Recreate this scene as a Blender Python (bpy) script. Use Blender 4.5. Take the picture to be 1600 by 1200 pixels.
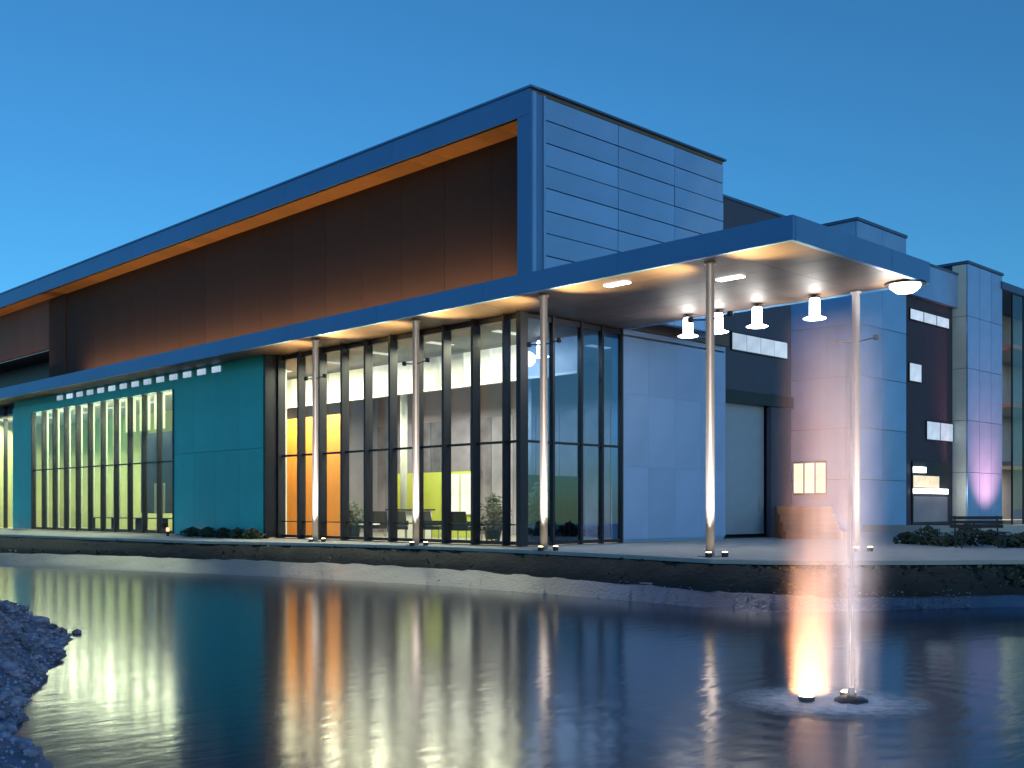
import bpy, bmesh, math, random
from mathutils import Vector, Matrix
random.seed(7)
R = math.radians
scene = bpy.context.scene
col = scene.collection
for o in list(bpy.data.objects): bpy.data.objects.remove(o)

# ------------------------------------------------------------------ camera
EYE = 1.1                      # eye above the terrace (terrace is z = 0)
WATER = -0.9
F = 1702.0                     # focal length in photo pixels
HOR = 795.0                    # horizon row
TH = math.atan2(0.7169, 0.6972)
FW = (math.cos(TH), math.sin(TH)); RT = (math.sin(TH), -math.cos(TH))
cam_d = bpy.data.cameras.new('camera'); cam = bpy.data.objects.new('camera', cam_d); col.objects.link(cam)
cam.location = (0, 0, EYE); cam.rotation_euler = (R(90), 0, TH - R(90))
cam_d.sensor_width = 36; cam_d.lens = 36 * F / 1600; cam_d.shift_y = (HOR - 600) / 1600
cam_d.clip_end = 3000; cam_d.clip_start = 0.1
scene.camera = cam

# ------------------------------------------------------------------ sky, sun, exposure
SUN_EL = 4.0; SUN_ROT = 197.0
w = bpy.data.worlds.new('World'); scene.world = w; w.use_nodes = True
nt = w.node_tree; nt.nodes.clear()
sky = nt.nodes.new('ShaderNodeTexSky'); sky.sky_type = 'NISHITA'; sky.sun_disc = False
sky.sun_elevation = R(SUN_EL); sky.sun_rotation = R(SUN_ROT); sky.air_density = 0.8; sky.dust_density = 0.3; sky.ozone_density = 4.0
tint = nt.nodes.new('ShaderNodeMix'); tint.data_type = 'RGBA'; tint.blend_type = 'MULTIPLY'; tint.inputs[0].default_value = 1
tint.inputs[7].default_value = (0.76, 1.02, 0.95, 1)
bg = nt.nodes.new('ShaderNodeBackground'); bg.inputs['Strength'].default_value = 0.15
out = nt.nodes.new('ShaderNodeOutputWorld')
nt.links.new(sky.outputs[0], tint.inputs[6]); nt.links.new(tint.outputs[2], bg.inputs[0]); nt.links.new(bg.outputs[0], out.inputs[0])
sd = bpy.data.lights.new('sun', 'SUN'); sun = bpy.data.objects.new('sun', sd); col.objects.link(sun)
sd.energy = 0.05; sd.angle = R(12); sd.color = (1.0, 0.86, 0.72); sun.rotation_euler = (R(90 - SUN_EL), 0, R(180 - SUN_ROT)); sun.location = (0, -60, 40)
vs = scene.view_settings; vs.view_transform = 'Standard'; vs.look = 'None'; vs.gamma = 1; vs.use_curve_mapping = False; vs.exposure = 0.95
scene.cycles.use_denoising = True
scene.cycles.max_bounces = 8; scene.cycles.transparent_max_bounces = 16; scene.cycles.volume_bounces = 1
scene.cycles.sample_clamp_indirect = 4.0; scene.cycles.caustics_reflective = False; scene.cycles.caustics_refractive = False

# ------------------------------------------------------------------ helpers
def cw(lat, dep):              # camera-relative (sideways, forward) metres -> world x, y
    return (FW[0]*dep + RT[0]*lat, FW[1]*dep + RT[1]*lat)
def ray(px, dep): return cw((px - 800) / F * dep, dep)
def ratio(px):                 # y / x of the vertical plane through column px
    s = (px - 800) / F
    return (FW[1] + RT[1]*s) / (FW[0] + RT[0]*s)
def y_on(px, X): return X * ratio(px)
def x_on(px, Y): return Y / ratio(px)
def depth(x, y): return FW[0]*x + FW[1]*y
def z_at(py, x, y): return EYE + (HOR - py) * depth(x, y) / F

def mat(name, color, rough=0.6, metal=0.0, var=0.15, scale=2.0, bump=0.0, bscale=None, emit=None, estr=0.0, spec=0.5, stretch=None):
    m = bpy.data.materials.new(name); m.use_nodes = True
    n = m.node_tree.nodes; l = m.node_tree.links; b = n['Principled BSDF']
    b.inputs['Roughness'].default_value = rough; b.inputs['Metallic'].default_value = metal
    b.inputs['Specular IOR Level'].default_value = spec
    tc = n.new('ShaderNodeTexCoord'); mp = n.new('ShaderNodeMapping'); l.new(tc.outputs['Object'], mp.inputs[0])
    if stretch: mp.inputs['Scale'].default_value = stretch
    ns = n.new('ShaderNodeTexNoise'); ns.inputs['Scale'].default_value = scale; ns.inputs['Detail'].default_value = 5
    l.new(mp.outputs[0], ns.inputs['Vector'])
    oi = n.new('ShaderNodeObjectInfo')
    ad = n.new('ShaderNodeMath'); ad.operation = 'MULTIPLY_ADD'; ad.inputs[1].default_value = 0.35; l.new(oi.outputs['Random'], ad.inputs[0]); l.new(ns.outputs['Fac'], ad.inputs[2])
    mr = n.new('ShaderNodeMapRange'); mr.inputs['From Min'].default_value = 0.35; mr.inputs['From Max'].default_value = 1.0
    mr.inputs['To Min'].default_value = 1 - var; mr.inputs['To Max'].default_value = 1 + var; l.new(ad.outputs[0], mr.inputs['Value'])
    mx = n.new('ShaderNodeMix'); mx.data_type = 'RGBA'; mx.blend_type = 'MULTIPLY'; mx.inputs[0].default_value = 1
    mx.inputs[6].default_value = (*color, 1); l.new(mr.outputs[0], mx.inputs[7]); l.new(mx.outputs[2], b.inputs['Base Color'])
    if bump:
        n2 = n.new('ShaderNodeTexNoise'); n2.inputs['Scale'].default_value = bscale or scale * 8; n2.inputs['Detail'].default_value = 4
        l.new(mp.outputs[0], n2.inputs['Vector'])
        bp = n.new('ShaderNodeBump'); bp.inputs['Strength'].default_value = bump; bp.inputs['Distance'].default_value = 0.05
        l.new(n2.outputs['Fac'], bp.inputs['Height']); l.new(bp.outputs[0], b.inputs['Normal'])
    if emit:
        b.inputs['Emission Color'].default_value = (*emit, 1); b.inputs['Emission Strength'].default_value = estr
    return m

def glass_mat(name, tintc=(0.86, 0.93, 0.95), ior=1.55, gcol=(1, 1, 1)):
    m = bpy.data.materials.new(name); m.use_nodes = True
    n = m.node_tree.nodes; l = m.node_tree.links; n.clear()
    o = n.new('ShaderNodeOutputMaterial'); mx = n.new('ShaderNodeMixShader'); fr = n.new('ShaderNodeFresnel'); fr.inputs[0].default_value = ior
    t = n.new('ShaderNodeBsdfTransparent'); t.inputs[0].default_value = (*tintc, 1)
    g = n.new('ShaderNodeBsdfGlossy'); g.inputs['Roughness'].default_value = 0.02; g.inputs[0].default_value = (*gcol, 1)
    nz = n.new('ShaderNodeTexNoise'); nz.inputs['Scale'].default_value = 0.7
    bp = n.new('ShaderNodeBump'); bp.inputs['Strength'].default_value = 0.06; l.new(nz.outputs['Fac'], bp.inputs['Height']); l.new(bp.outputs[0], g.inputs['Normal'])
    gm = n.new('ShaderNodeNewGeometry'); sb = n.new('ShaderNodeMath'); sb.operation = 'MULTIPLY'; iv = n.new('ShaderNodeMath'); iv.operation = 'SUBTRACT'; iv.inputs[0].default_value = 1
    l.new(gm.outputs['Backfacing'], iv.inputs[1]); l.new(iv.outputs[0], sb.inputs[0]); l.new(fr.outputs[0], sb.inputs[1])
    l.new(sb.outputs[0], mx.inputs[0]); l.new(t.outputs[0], mx.inputs[1]); l.new(g.outputs[0], mx.inputs[2]); l.new(mx.outputs[0], o.inputs[0])
    return m

M = {}
M['clad'] = mat('brushed_cladding', (0.25, 0.47, 0.80), 0.38, 0.4, 0.15, 0.6, 0.12, 0.9)
M['lav'] = mat('lavender_cladding', (0.28, 0.44, 0.76), 0.45, 0.3, 0.12, 0.6, 0.12, 0.9)
M['fascia'] = mat('fascia_metal', (0.10, 0.28, 0.58), 0.45, 0.3, 0.08, 0.5)
M['cap'] = mat('roof_cap_metal', (0.07, 0.15, 0.28), 0.5, 0.4, 0.1, 0.5)
M['timber'] = mat('timber_soffit', (0.42, 0.20, 0.06), 0.5, 0, 0.25, 3, 0.15, None, stretch=(6, 0.6, 6))
M['brown'] = mat('dark_brown_panel', (0.060, 0.036, 0.031), 0.75, 0, 0.12, 0.8, spec=0.2)
M['bay'] = mat('brown_bay_panel', (0.13, 0.075, 0.06), 0.7, 0, 0.12, 0.8)
M['soffit'] = mat('canopy_soffit', (0.10, 0.075, 0.068), 0.55, 0.0, 0.12, 1.5)
M['roof'] = mat('roof_membrane', (0.12, 0.12, 0.13), 0.8)
M['mull'] = mat('dark_mullion', (0.025, 0.027, 0.04), 0.4, 0.3)
M['steel'] = mat('column_steel', (0.36, 0.35, 0.38), 0.45, 0.2, 0.08)
M['teal'] = mat('teal_panel', (0.003, 0.47, 0.53), 0.4, 0, 0.12, 0.7, 0.10, 0.9)
M['dkmetal'] = mat('dark_blue_metal', (0.07, 0.08, 0.13), 0.5, 0.3, 0.1)
M['brick'] = mat('dark_violet_render', (0.05, 0.045, 0.08), 0.7, 0, 0.2, 3, 0.2)
M['door'] = mat('pale_door', (0.32, 0.40, 0.52), 0.45, 0.3, 0.06)
M['inwall'] = mat('interior_wall', (0.34, 0.31, 0.36), 0.8, 0, 0.2, 0.5)
M['wpan'] = mat('back_wall_panel', (0.28, 0.26, 0.32), 0.7, 0, 0.7, 0.6)
M['olive'] = mat('olive_wall', (0.42, 0.42, 0.19), 0.8, 0, 0.2, 0.5)
M['ceil'] = mat('ceiling_paint', (0.35, 0.35, 0.34), 0.9)
M['floor'] = mat('interior_floor', (0.32, 0.30, 0.25), 0.35, 0, 0.15, 1)
M['orange'] = mat('orange_partition', (0.72, 0.26, 0.03), 0.6, 0, 0.12, 0.8)
M['lime'] = mat('lime_partition', (0.50, 0.56, 0.08), 0.6, 0, 0.12, 1.5)
M['white'] = mat('white_paint', (0.78, 0.78, 0.72), 0.6, 0, 0.06)
M['dark'] = mat('dark_upholstery', (0.022, 0.02, 0.028), 0.7, 0, 0.2, 4)
M['wood'] = mat('brown_wood', (0.15, 0.06, 0.03), 0.5, 0, 0.25, 2, stretch=(1, 8, 8))
M['conc'] = mat('pale_concrete', (0.46, 0.47, 0.46), 0.75, 0, 0.14, 0.9, 0.1, 12)
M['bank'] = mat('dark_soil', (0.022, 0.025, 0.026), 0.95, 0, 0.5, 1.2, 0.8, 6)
M['shore'] = mat('pale_gravel_shore', (0.085, 0.135, 0.235), 0.38, 0, 0.3, 1.1, 0.5, 9)
M['gravel'] = mat('gravel', (0.19, 0.18, 0.25), 0.85, 0, 0.5, 6, 0.8, 20)
M['stone'] = mat('grey_stone', (0.34, 0.32, 0.42), 0.8, 0, 0.9, 1.5, 0.5, 14)
M['leaf'] = mat('dark_leaf', (0.035, 0.055, 0.03), 0.6, 0, 0.5, 4)
M['glass'] = glass_mat('window_glass')
M['bglass'] = glass_mat('blue_glass', (0.40, 0.54, 0.80), 2.8, (0.62, 0.82, 1.0))
def emis(name, c, s, vary=0.0):
    m = mat(name, (0.3, 0.3, 0.3), 0.5, emit=c, estr=s)
    if vary:                       # emission strength differs per object and is mottled by noise
        n = m.node_tree.nodes; l = m.node_tree.links; b = n['Principled BSDF']
        oi = n.new('ShaderNodeObjectInfo'); tc = n.new('ShaderNodeTexCoord'); nz = n.new('ShaderNodeTexNoise'); nz.inputs['Scale'].default_value = 1.7; nz.inputs['Detail'].default_value = 3
        l.new(tc.outputs['Object'], nz.inputs['Vector'])
        a = n.new('ShaderNodeMath'); a.operation = 'MULTIPLY_ADD'; a.inputs[1].default_value = 0.7; l.new(oi.outputs['Random'], a.inputs[0]); l.new(nz.outputs['Fac'], a.inputs[2])
        r = n.new('ShaderNodeMapRange'); r.inputs['From Min'].default_value = .4; r.inputs['From Max'].default_value = 1.2; r.inputs['To Min'].default_value = s*(1-vary); r.inputs['To Max'].default_value = s*(1+vary)
        l.new(a.outputs[0], r.inputs['Value']); l.new(r.outputs[0], b.inputs['Emission Strength'])
    return m
M['lum'] = emis('luminous_panel', (1.0, 0.93, 0.74), 0.36, 0.6)
M['lumy'] = emis('luminous_panel_warm', (1.0, 0.86, 0.44), 0.38, 0.5)
M['screen'] = mat('blue_grey_screen', (0.12, 0.13, 0.24), 0.7)
M['lamp'] = emis('lamp_white', (1.0, 0.97, 0.92), 9.0)
M['lampw'] = emis('lamp_warm', (1.0, 0.74, 0.38), 12.0)
M['blind'] = mat('white_blind', (0.82, 0.84, 0.72), 0.8, 0, 0.05)
_n = M['blind'].node_tree.nodes; _l = M['blind'].node_tree.links; _t = _n.new('ShaderNodeBsdfTranslucent'); _t.inputs[0].default_value = (.85, .88, .72, 1); _m = _n.new('ShaderNodeMixShader'); _m.inputs[0].default_value = .6
_l.new(_n['Principled BSDF'].outputs[0], _m.inputs[1]); _l.new(_t.outputs[0], _m.inputs[2]); _l.new(_m.outputs[0], _n['Material Output'].inputs[0])
M['winlit'] = emis('lit_window', (0.62, 0.78, 1.0), 0.34, 0.35)
M['winwarm'] = emis('lit_window_warm', (1.0, 0.82, 0.52), 0.5, 0.4)
M['redlamp'] = emis('lamp_red', (1.0, 0.25, 0.12), 2.0)

class MB:
    def __init__(s): s.v = []; s.f = []
    def box(s, a, b):
        k = len(s.v); x0, y0, z0 = a; x1, y1, z1 = b
        s.v += [(x0,y0,z0),(x1,y0,z0),(x1,y1,z0),(x0,y1,z0),(x0,y0,z1),(x1,y0,z1),(x1,y1,z1),(x0,y1,z1)]
        s.f += [tuple(k+i for i in q) for q in ((0,3,2,1),(4,5,6,7),(0,1,5,4),(1,2,6,5),(2,3,7,6),(3,0,4,7))]
        return s
    def lathe(s, prof, n=16, c=(0,0,0)):       # prof: (radius, z) from bottom to top, capped
        k = len(s.v)
        for r, z in prof:
            for i in range(n):
                a = 2*math.pi*i/n; s.v.append((c[0]+r*math.cos(a), c[1]+r*math.sin(a), c[2]+z))
        for j in range(len(prof)-1):
            for i in range(n):
                i2 = (i+1) % n; s.f.append((k+j*n+i, k+j*n+i2, k+(j+1)*n+i2, k+(j+1)*n+i))
        s.f.append(tuple(k+i for i in reversed(range(n)))); t = k+(len(prof)-1)*n; s.f.append(tuple(t+i for i in range(n)))
        return s
    def tube(s, p, q, r0, r1=None, n=8):
        r1 = r0 if r1 is None else r1; p, q = Vector(p), Vector(q); d = (q-p).normalized()
        a = d.orthogonal().normalized(); b = d.cross(a); k = len(s.v)
        for c, r in ((p, r0), (q, r1)):
            for i in range(n):
                t = 2*math.pi*i/n; s.v.append(tuple(c + a*(r*math.cos(t)) + b*(r*math.sin(t))))
        for i in range(n):
            j = (i+1) % n; s.f.append((k+i, k+j, k+n+j, k+n+i))
        s.f.append(tuple(k+i for i in reversed(range(n)))); s.f.append(tuple(k+n+i for i in range(n)))
        return s
    def mesh(s, name, m=None, smooth=False):
        me = bpy.data.meshes.new(name); me.from_pydata(s.v, [], s.f); me.update()
        if m: me.materials.append(m)
        if smooth:
            for p in me.polygons: p.use_smooth = True
        return me

def put(name, me, parent=None, loc=(0,0,0), rz=0, **props):
    o = bpy.data.objects.new(name, me); col.objects.link(o); o.location = loc; o.rotation_euler = (0, 0, rz)
    if parent is not None:
        o.parent = parent
    for k, v in props.items(): o[k] = v
    return o
def origin(p):                    # world location of a part's parent chain (roots here are never rotated when this is used)
    v = Vector((0,0,0))
    while p is not None: v += p.location; p = p.parent
    return v
CACHE = {}
def bx(name, a, b, m, parent=None, **props):      # box part given in world coordinates; alike boxes share a mesh
    a2 = tuple(min(i, j) for i, j in zip(a, b)); b2 = tuple(max(i, j) for i, j in zip(a, b))
    d = tuple(round(j - i, 3) for i, j in zip(a2, b2)); key = (d, m.name)
    if key not in CACHE: CACHE[key] = MB().box((0,0,0), d).mesh(name, m)
    return put(name, CACHE[key], parent, Vector(a2) - origin(parent), **props)
def wp(name, mb, m, parent=None, smooth=False, **props):   # mesh part whose coordinates are world coordinates
    return put(name, mb.mesh(name, m, smooth), parent, -origin(parent), **props)
def thing(name, label, cat, loc=(0,0,0), rz=0, group=None):
    o = bpy.data.objects.new(name, None); col.objects.link(o); o.location = loc; o.rotation_euler = (0,0,rz); o.empty_display_size = 0.2
    o['label'] = label; o['category'] = cat
    if group: o['group'] = group
    return o
def tag(o, label, cat, group=None):
    o['label'] = label; o['category'] = cat
    if group: o['group'] = group
    return o
def copy_tree(o, parent=None):
    c = o.copy(); col.objects.link(c)
    if parent is not None: c.parent = parent
    for ch in list(o.children): copy_tree(ch, c)
    return c
def lamp(name, kind, loc, energy, color, parent=None, rot=(0,0,0), **kw):
    d = bpy.data.lights.new(name, kind); d.energy = energy; d.color = color
    for k, v in kw.items(): setattr(d, k, v)
    o = bpy.data.objects.new(name, d); col.objects.link(o); o.rotation_euler = rot
    o.location = Vector(loc) - origin(parent)
    if parent is not None: o.parent = parent
    return o

# ------------------------------------------------------------------ ground, bank, shore, water
#        px    edge   toe   waterline  (metres from the camera)
BANK = [(-2600, 70, 68.5, 66.5), (-1500, 66, 64, 61.5), (-700, 60, 57, 54), (-300, 53, 47, 44), (0, 46.8, 40.8, 37.8), (150, 41.5, 38.6, 35.9), (300, 37.4, 36.4, 33.8),
        (500, 34.7, 33.4, 30.9), (650, 32.3, 30.8, 28.8), (850, 28.4, 26.7, 25.6), (1000, 25.6, 24.2, 23.4), (1110, 23.7, 22.5, 21.9),
        (1200, 23.2, 21.7, 21.1), (1300, 23.0, 21.5, 21.1), (1450, 23.1, 22.0, 21.8), (1600, 23.4, 22.4, 22.2), (1900, 25, 24, 23.7), (2400, 30, 29, 28.6), (3400, 42, 41, 40.5), (5200, 60, 59, 58)]
fine = []
for i in range(len(BANK)-1):
    n = max(2, int(abs(BANK[i+1][0]-BANK[i][0]) / 16)) if -300 <= BANK[i][0] < 1900 else 4
    for k in range(n):
        t = k/n; a, b = BANK[i], BANK[i+1]
        # smooth interpolation keeps the shoreline curved
        fine.append(tuple(a[j]*(1-t)+b[j]*t for j in range(4)))
fine.append(BANK[-1])
def wob(i, k): return 0.06*math.sin(i*0.21+k*2.1) + 0.04*math.sin(i*0.63+k) + random.uniform(-.03, .03)
g = MB(); e = MB(); bk = MB(); sh = MB()
for i, (px, ed, to, wa) in enumerate(fine):
    g.v += [(*ray(px, ed), 0.0), (*ray(px, 900), 0.0)]
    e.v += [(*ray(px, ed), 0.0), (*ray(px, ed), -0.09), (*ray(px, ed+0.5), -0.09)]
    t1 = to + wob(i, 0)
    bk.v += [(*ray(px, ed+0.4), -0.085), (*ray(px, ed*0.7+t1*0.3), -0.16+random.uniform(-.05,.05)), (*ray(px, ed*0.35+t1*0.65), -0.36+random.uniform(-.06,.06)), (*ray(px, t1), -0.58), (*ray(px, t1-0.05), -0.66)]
    for k in range(6):
        t = k/5; d = (t1+0.1)*(1-t) + (wa+wob(i, 1)*0.4)*t
        sh.v.append((*ray(px, d), -0.55 - 0.36*t + random.uniform(-.018, .018)))
    sh.v.append((*ray(px, wa-1.2), -1.3))
for i in range(len(fine)-1):
    g.f.append((2*i, 2*i+2, 2*i+3, 2*i+1))
    for k in range(2): e.f.append((3*i+k, 3*i+k+1, 3*i+k+4, 3*i+k+3))
    for k in range(4): bk.f.append((5*i+k, 5*i+k+1, 5*i+k+6, 5*i+k+5))
    for k in range(6): sh.f.append((7*i+k, 7*i+k+1, 7*i+k+8, 7*i+k+7))
wp('terrace_ground', g, M['conc'], kind='structure')
wp('terrace_edge', e, M['conc'], kind='structure')
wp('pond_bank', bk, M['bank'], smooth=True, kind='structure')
wp('pond_shore', sh, M['shore'], smooth=True, kind='structure')

mw = bpy.data.materials.new('pond_water'); mw.use_nodes = True
n = mw.node_tree.nodes; l = mw.node_tree.links; b = n['Principled BSDF']
b.inputs['Base Color'].default_value = (0.008, 0.026, 0.065, 1); b.inputs['Roughness'].default_value = 0.15; b.inputs['IOR'].default_value = 1.7
tc = n.new('ShaderNodeTexCoord'); mp = n.new('ShaderNodeMapping'); l.new(tc.outputs['Object'], mp.inputs[0]); mp.inputs['Rotation'].default_value = (0, 0, -(TH-R(90))); mp.inputs['Scale'].default_value = (1.0, 3.0, 1)
n1 = n.new('ShaderNodeTexNoise'); n1.inputs['Scale'].default_value = 1.6; n1.inputs['Detail'].default_value = 4; l.new(mp.outputs[0], n1.inputs['Vector'])
bp = n.new('ShaderNodeBump'); bp.inputs['Strength'].default_value = 0.13; bp.inputs['Distance'].default_value = 0.03
rx, ry = ray(1318, F*(EYE-WATER)/(1098-HOR)); vd = n.new('ShaderNodeVectorMath'); vd.operation = 'DISTANCE'; vd.inputs[1].default_value = (rx, ry, WATER); l.new(tc.outputs['Object'], vd.inputs[0])
def wm_(op, a, b_):
    q = n.new('ShaderNodeMath'); q.operation = op
    for i_, v_ in enumerate((a, b_)):
        if isinstance(v_, (int, float)): q.inputs[i_].default_value = v_
        else: l.new(v_, q.inputs[i_])
    return q.outputs[0]
dist = vd.outputs['Value']; ring = wm_('MULTIPLY', wm_('SINE', wm_('ADD', wm_('MULTIPLY', dist, 14), wm_('MULTIPLY', n1.outputs['Fac'], 5.0)), 0), wm_('POWER', 2.718, wm_('MULTIPLY', dist, -0.55)))
hsum = wm_('ADD', n1.outputs['Fac'], wm_('MULTIPLY', ring, 0.55)); l.new(hsum, bp.inputs['Height']); l.new(bp.outputs[0], b.inputs['Normal'])
wm = MB(); wm.v = [(*cw(-120, -60), WATER), (*cw(120, -60), WATER), (*cw(120, 72), WATER), (*cw(-120, 72), WATER)]; wm.f = [(0,1,2,3)]
wp('water', wm, mw, kind='structure')

# foreground gravel spit on the left
LW = [(2.0, -0.6), (6.0, -2.4), (8.4, -3.68), (9.08, -4.05), (10.2, -4.66), (11, -5.0), (12.2, -5.4), (14.8, -6.2), (16.6, -6.85), (17.5, -7.2), (18.3, -7.9), (18.9, -8.8), (19.4, -10.2), (20, -14), (20.6, -30)]
def wl(d):
    for (a, x), (c, y) in zip(LW, LW[1:]):
        if a <= d <= c: return x + (y-x)*(d-a)/(c-a)
    return -99
def spit_h(lat, d):
    i = wl(d) - lat + 0.10*math.sin(d*3.1) + 0.06*math.sin(d*7.3+lat)
    i = min(i, (19.3-d)*0.9 + 0.4)
    h = max(-0.5, min(0.55*i, 0.25+0.28*i, 1.1)) if i > 0 else max(-0.5, i*0.5)
    return WATER + h + 0.03*math.sin(lat*5+d*3)*min(1, max(0, h*4))
sp = MB(); nx, ny = 90, 150
for j in range(ny+1):
    d = 2.2 + (20.4-2.2)*j/ny
    for i in range(nx+1):
        lat = wl(d) + 0.8 - (i/nx)**1.6*14
        sp.v.append((*cw(lat, d), spit_h(lat, d) + random.uniform(-.012, .012)))
for j in range(ny):
    for i in range(nx):
        k = j*(nx+1)+i; sp.f.append((k, k+1, k+nx+2, k+nx+1))
spit = wp('gravel_bank', sp, M['gravel'], smooth=True, kind='structure')
def stone_mesh(seed, sub=1):
    rr = random.Random(seed); bm = bmesh.new(); bmesh.ops.create_icosphere(bm, subdivisions=sub, radius=1)
    ax = (rr.uniform(.8,1.3), rr.uniform(.7,1.1), rr.uniform(.45,.75))
    for v in bm.verts:
        f = rr.uniform(.78, 1.12); v.co = Vector((v.co.x*ax[0]*f, v.co.y*ax[1]*f, v.co.z*ax[2]*f))
    me = bpy.data.meshes.new('stone'); bm.to_mesh(me); bm.free(); me.materials.append(M['stone']); return me
SM = [stone_mesh(i) for i in range(7)]
cnt = 0
while cnt < 280:
    d = random.uniform(7.6, 18.6); lat = wl(d) - abs(random.gauss(0, 0.9)) + 0.05
    px = 800 + F*lat/d
    if px < -40 or lat < -30: continue
    o = put('stone', random.choice(SM), spit, (*cw(lat, d), spit_h(lat, d)+0.015), random.uniform(0, 6.28)); s = random.choice((.04, .05, .06, .07, .09, .12)); o.scale = (s, s, s); cnt += 1
gs = MB()
for _ in range(3200):
    d = random.uniform(5, 19); lat = wl(d) + 0.08 - abs(random.gauss(0, 1.3)); p = Vector((*cw(lat, d), spit_h(lat, d)+0.008)); r = random.uniform(.014, .034)
    k = len(gs.v); a = random.uniform(0, 6.28)
    for q in range(4): gs.v.append((p.x+r*math.cos(a+q*1.57)*random.uniform(.7,1.2), p.y+r*math.sin(a+q*1.57)*random.uniform(.7,1.2), p.z))
    gs.v.append((p.x, p.y, p.z+r*random.uniform(.5, .9))); gs.v.append((p.x, p.y, p.z-r))
    for q in range(4): gs.f += [(k+q, k+(q+1)%4, k+4), (k+(q+1)%4, k+q, k+5)]
wp('fine_gravel', gs, M['stone'], spit, kind='stuff')
px, py = 120, 990; d = F*(EYE-WATER)/(py-HOR)
o = put('rock', stone_mesh(31, 2), None, (*ray(px, d), WATER+0.02)); o.scale = (.10,.10,.11); tag(o, 'small dark rock alone in the water off the tip of the gravel bank', 'rock')
o = put('rock', stone_mesh(32, 2), None, (*ray(103, d*0.985), WATER+0.0)); o.scale = (.13,.10,.08); tag(o, 'flat pale rock half sunk between the gravel bank and a dark rock', 'rock')

ss = MB()
for _ in range(2600):
    i_ = random.randrange(14, len(fine)-36); a_, b2 = fine[i_], fine[i_+1]; t = random.random(); px = a_[0]*(1-t)+b2[0]*t
    tt = random.choice((random.random(), random.gauss(.8, .12))); d = a_[2]*(1-tt)+a_[3]*tt; x, y = ray(px, d); z = -.55-.36*tt; r = random.uniform(.012, .032); k = len(ss.v); an = random.uniform(0, 6.28)
    for q in range(5): ss.v.append((x+r*math.cos(an+q*1.257)*random.uniform(.7,1.3), y+r*math.sin(an+q*1.257)*random.uniform(.7,1.3), z))
    ss.v.append((x, y, z+r*random.uniform(.4, .9)))
    for q in range(5): ss.f.append((k+q, k+(q+1)%5, k+5))
wp('shore_gravel', ss, M['gravel'], kind='stuff')
# low dark plants covering the upper bank
gc = MB()
for _ in range(3400):
    px = random.uniform(-250, 1750)
    for a, b2 in zip(fine, fine[1:]):
        if a[0] <= px < b2[0]: break
    t = random.random(); d = (a[1]-0.15)*(1-t) + (a[2]+0.2)*t; x, y = ray(px, d); z = -0.14 - 0.42*t
    hgt = random.uniform(.03, .10); an = random.uniform(0, 6.28); wd = random.uniform(.03, .09); k = len(gc.v)
    dx, dy = math.cos(an)*wd, math.sin(an)*wd; lx, ly = random.uniform(-.1, .1), random.uniform(-.1, .1)
    gc.v += [(x-dx, y-dy, z), (x+dx, y+dy, z), (x+dx*.4+lx, y+dy*.4+ly, z+hgt), (x-dx*.4+lx, y-dy*.4+ly, z+hgt*.9)]; gc.f.append((k, k+1, k+2, k+3))
wp('bank_ground_cover', gc, M['leaf'], kind='stuff')

# ------------------------------------------------------------------ main pavilion
GX, GY = 22.1, 22.26           # glass planes
S, T = 6.76, 7.29              # canopy underside and top
CX, CY, CE = 20.2, 12.3, 26.6  # canopy edges
B0, BY, BE, BZ = 20.9, 20.75, 29.8, 12.47
main = thing('pavilion_building', 'long glass and metal pavilion with big overhanging upper storey beside the pond', 'building', (24, 30, 0))
YL = 84.0
# -- upper storey
bx('roof', (B0, BY, BZ-0.10), (BE, YL, BZ), M['roof'], main)
y = BY
while y < YL:                  # long roof fascia in panels
    y1 = min(y+6.0, YL); bx('roof_fascia_panel', (B0-0.06, y+0.006, 11.78), (B0-0.003, y1-0.006, BZ), M['fascia'], main); y = y1
bx('roof_edge_cap', (B0-0.10, BY-0.10, BZ+0.002), (B0+0.30, YL, BZ+0.06), M['fascia'], main)
bx('roof_edge_cap', (B0+0.30, BY-0.10, BZ+0.002), (BE+0.08, BY+0.30, BZ+0.06), M['cap'], main)
y = BY+0.5                     # timber soffit boards across the overhang
while y < 54.4:
    bx('soffit_board', (B0+0.125, y+0.006, 11.80), (21.92, y+0.994 , 11.86), M['timber'], main); y += 1.0
y = BY+0.5                     # dark wall panels under the overhang
while y < 54.4:
    bx('wall_panel', (21.9, y+0.008, T), (22.0, y+2.117, 11.80), M['brown'], main); y += 2.125
bx('wall', (22.0, BY+0.4, T), (22.1, 56.2, 12.3), M['brown'], main)
bx('wall', (22.0, 56.2, 9.3), (22.1, YL, 12.3), M['brown'], main)
bx('end_fin', (B0-0.05, BY-0.02, T), (B0+0.495, BY+0.48, BZ-0.105), M['fascia'], main)
bx('corner_trim', (B0-0.02, BY-0.10, T), (B0+0.10, BY-0.025, BZ-0.105), M['clad'], main)
bx('corner_trim', (B0+0.42, BY-0.08, T), (B0+0.50, BY-0.025, BZ-0.105), M['clad'], main)
# far left: the panels run on above a dark recess
y = 54.4
while y < YL-2:
    bx('soffit_board', (B0+0.125, y+0.006, 11.80), (21.92, y+1.994, 11.86), M['timber'], main)
    bx('wall_panel', (21.85, y+0.008, T if y < 56 else 9.3), (22.0, y+1.992, 11.80), M['bay'] if y > 56 else M['brown'], main); y += 2.0
bx('recess_back', (23.6, 56.4, T), (23.7, YL, 9.4), M['mull'], main)
bx('recess_top', (22.1, 56.25, 9.25), (23.7, YL, 9.29), M['mull'], main)
bx('recess_side', (22.0, 56.25, T), (23.59, 56.39, 9.29), M['brown'], main)
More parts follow.
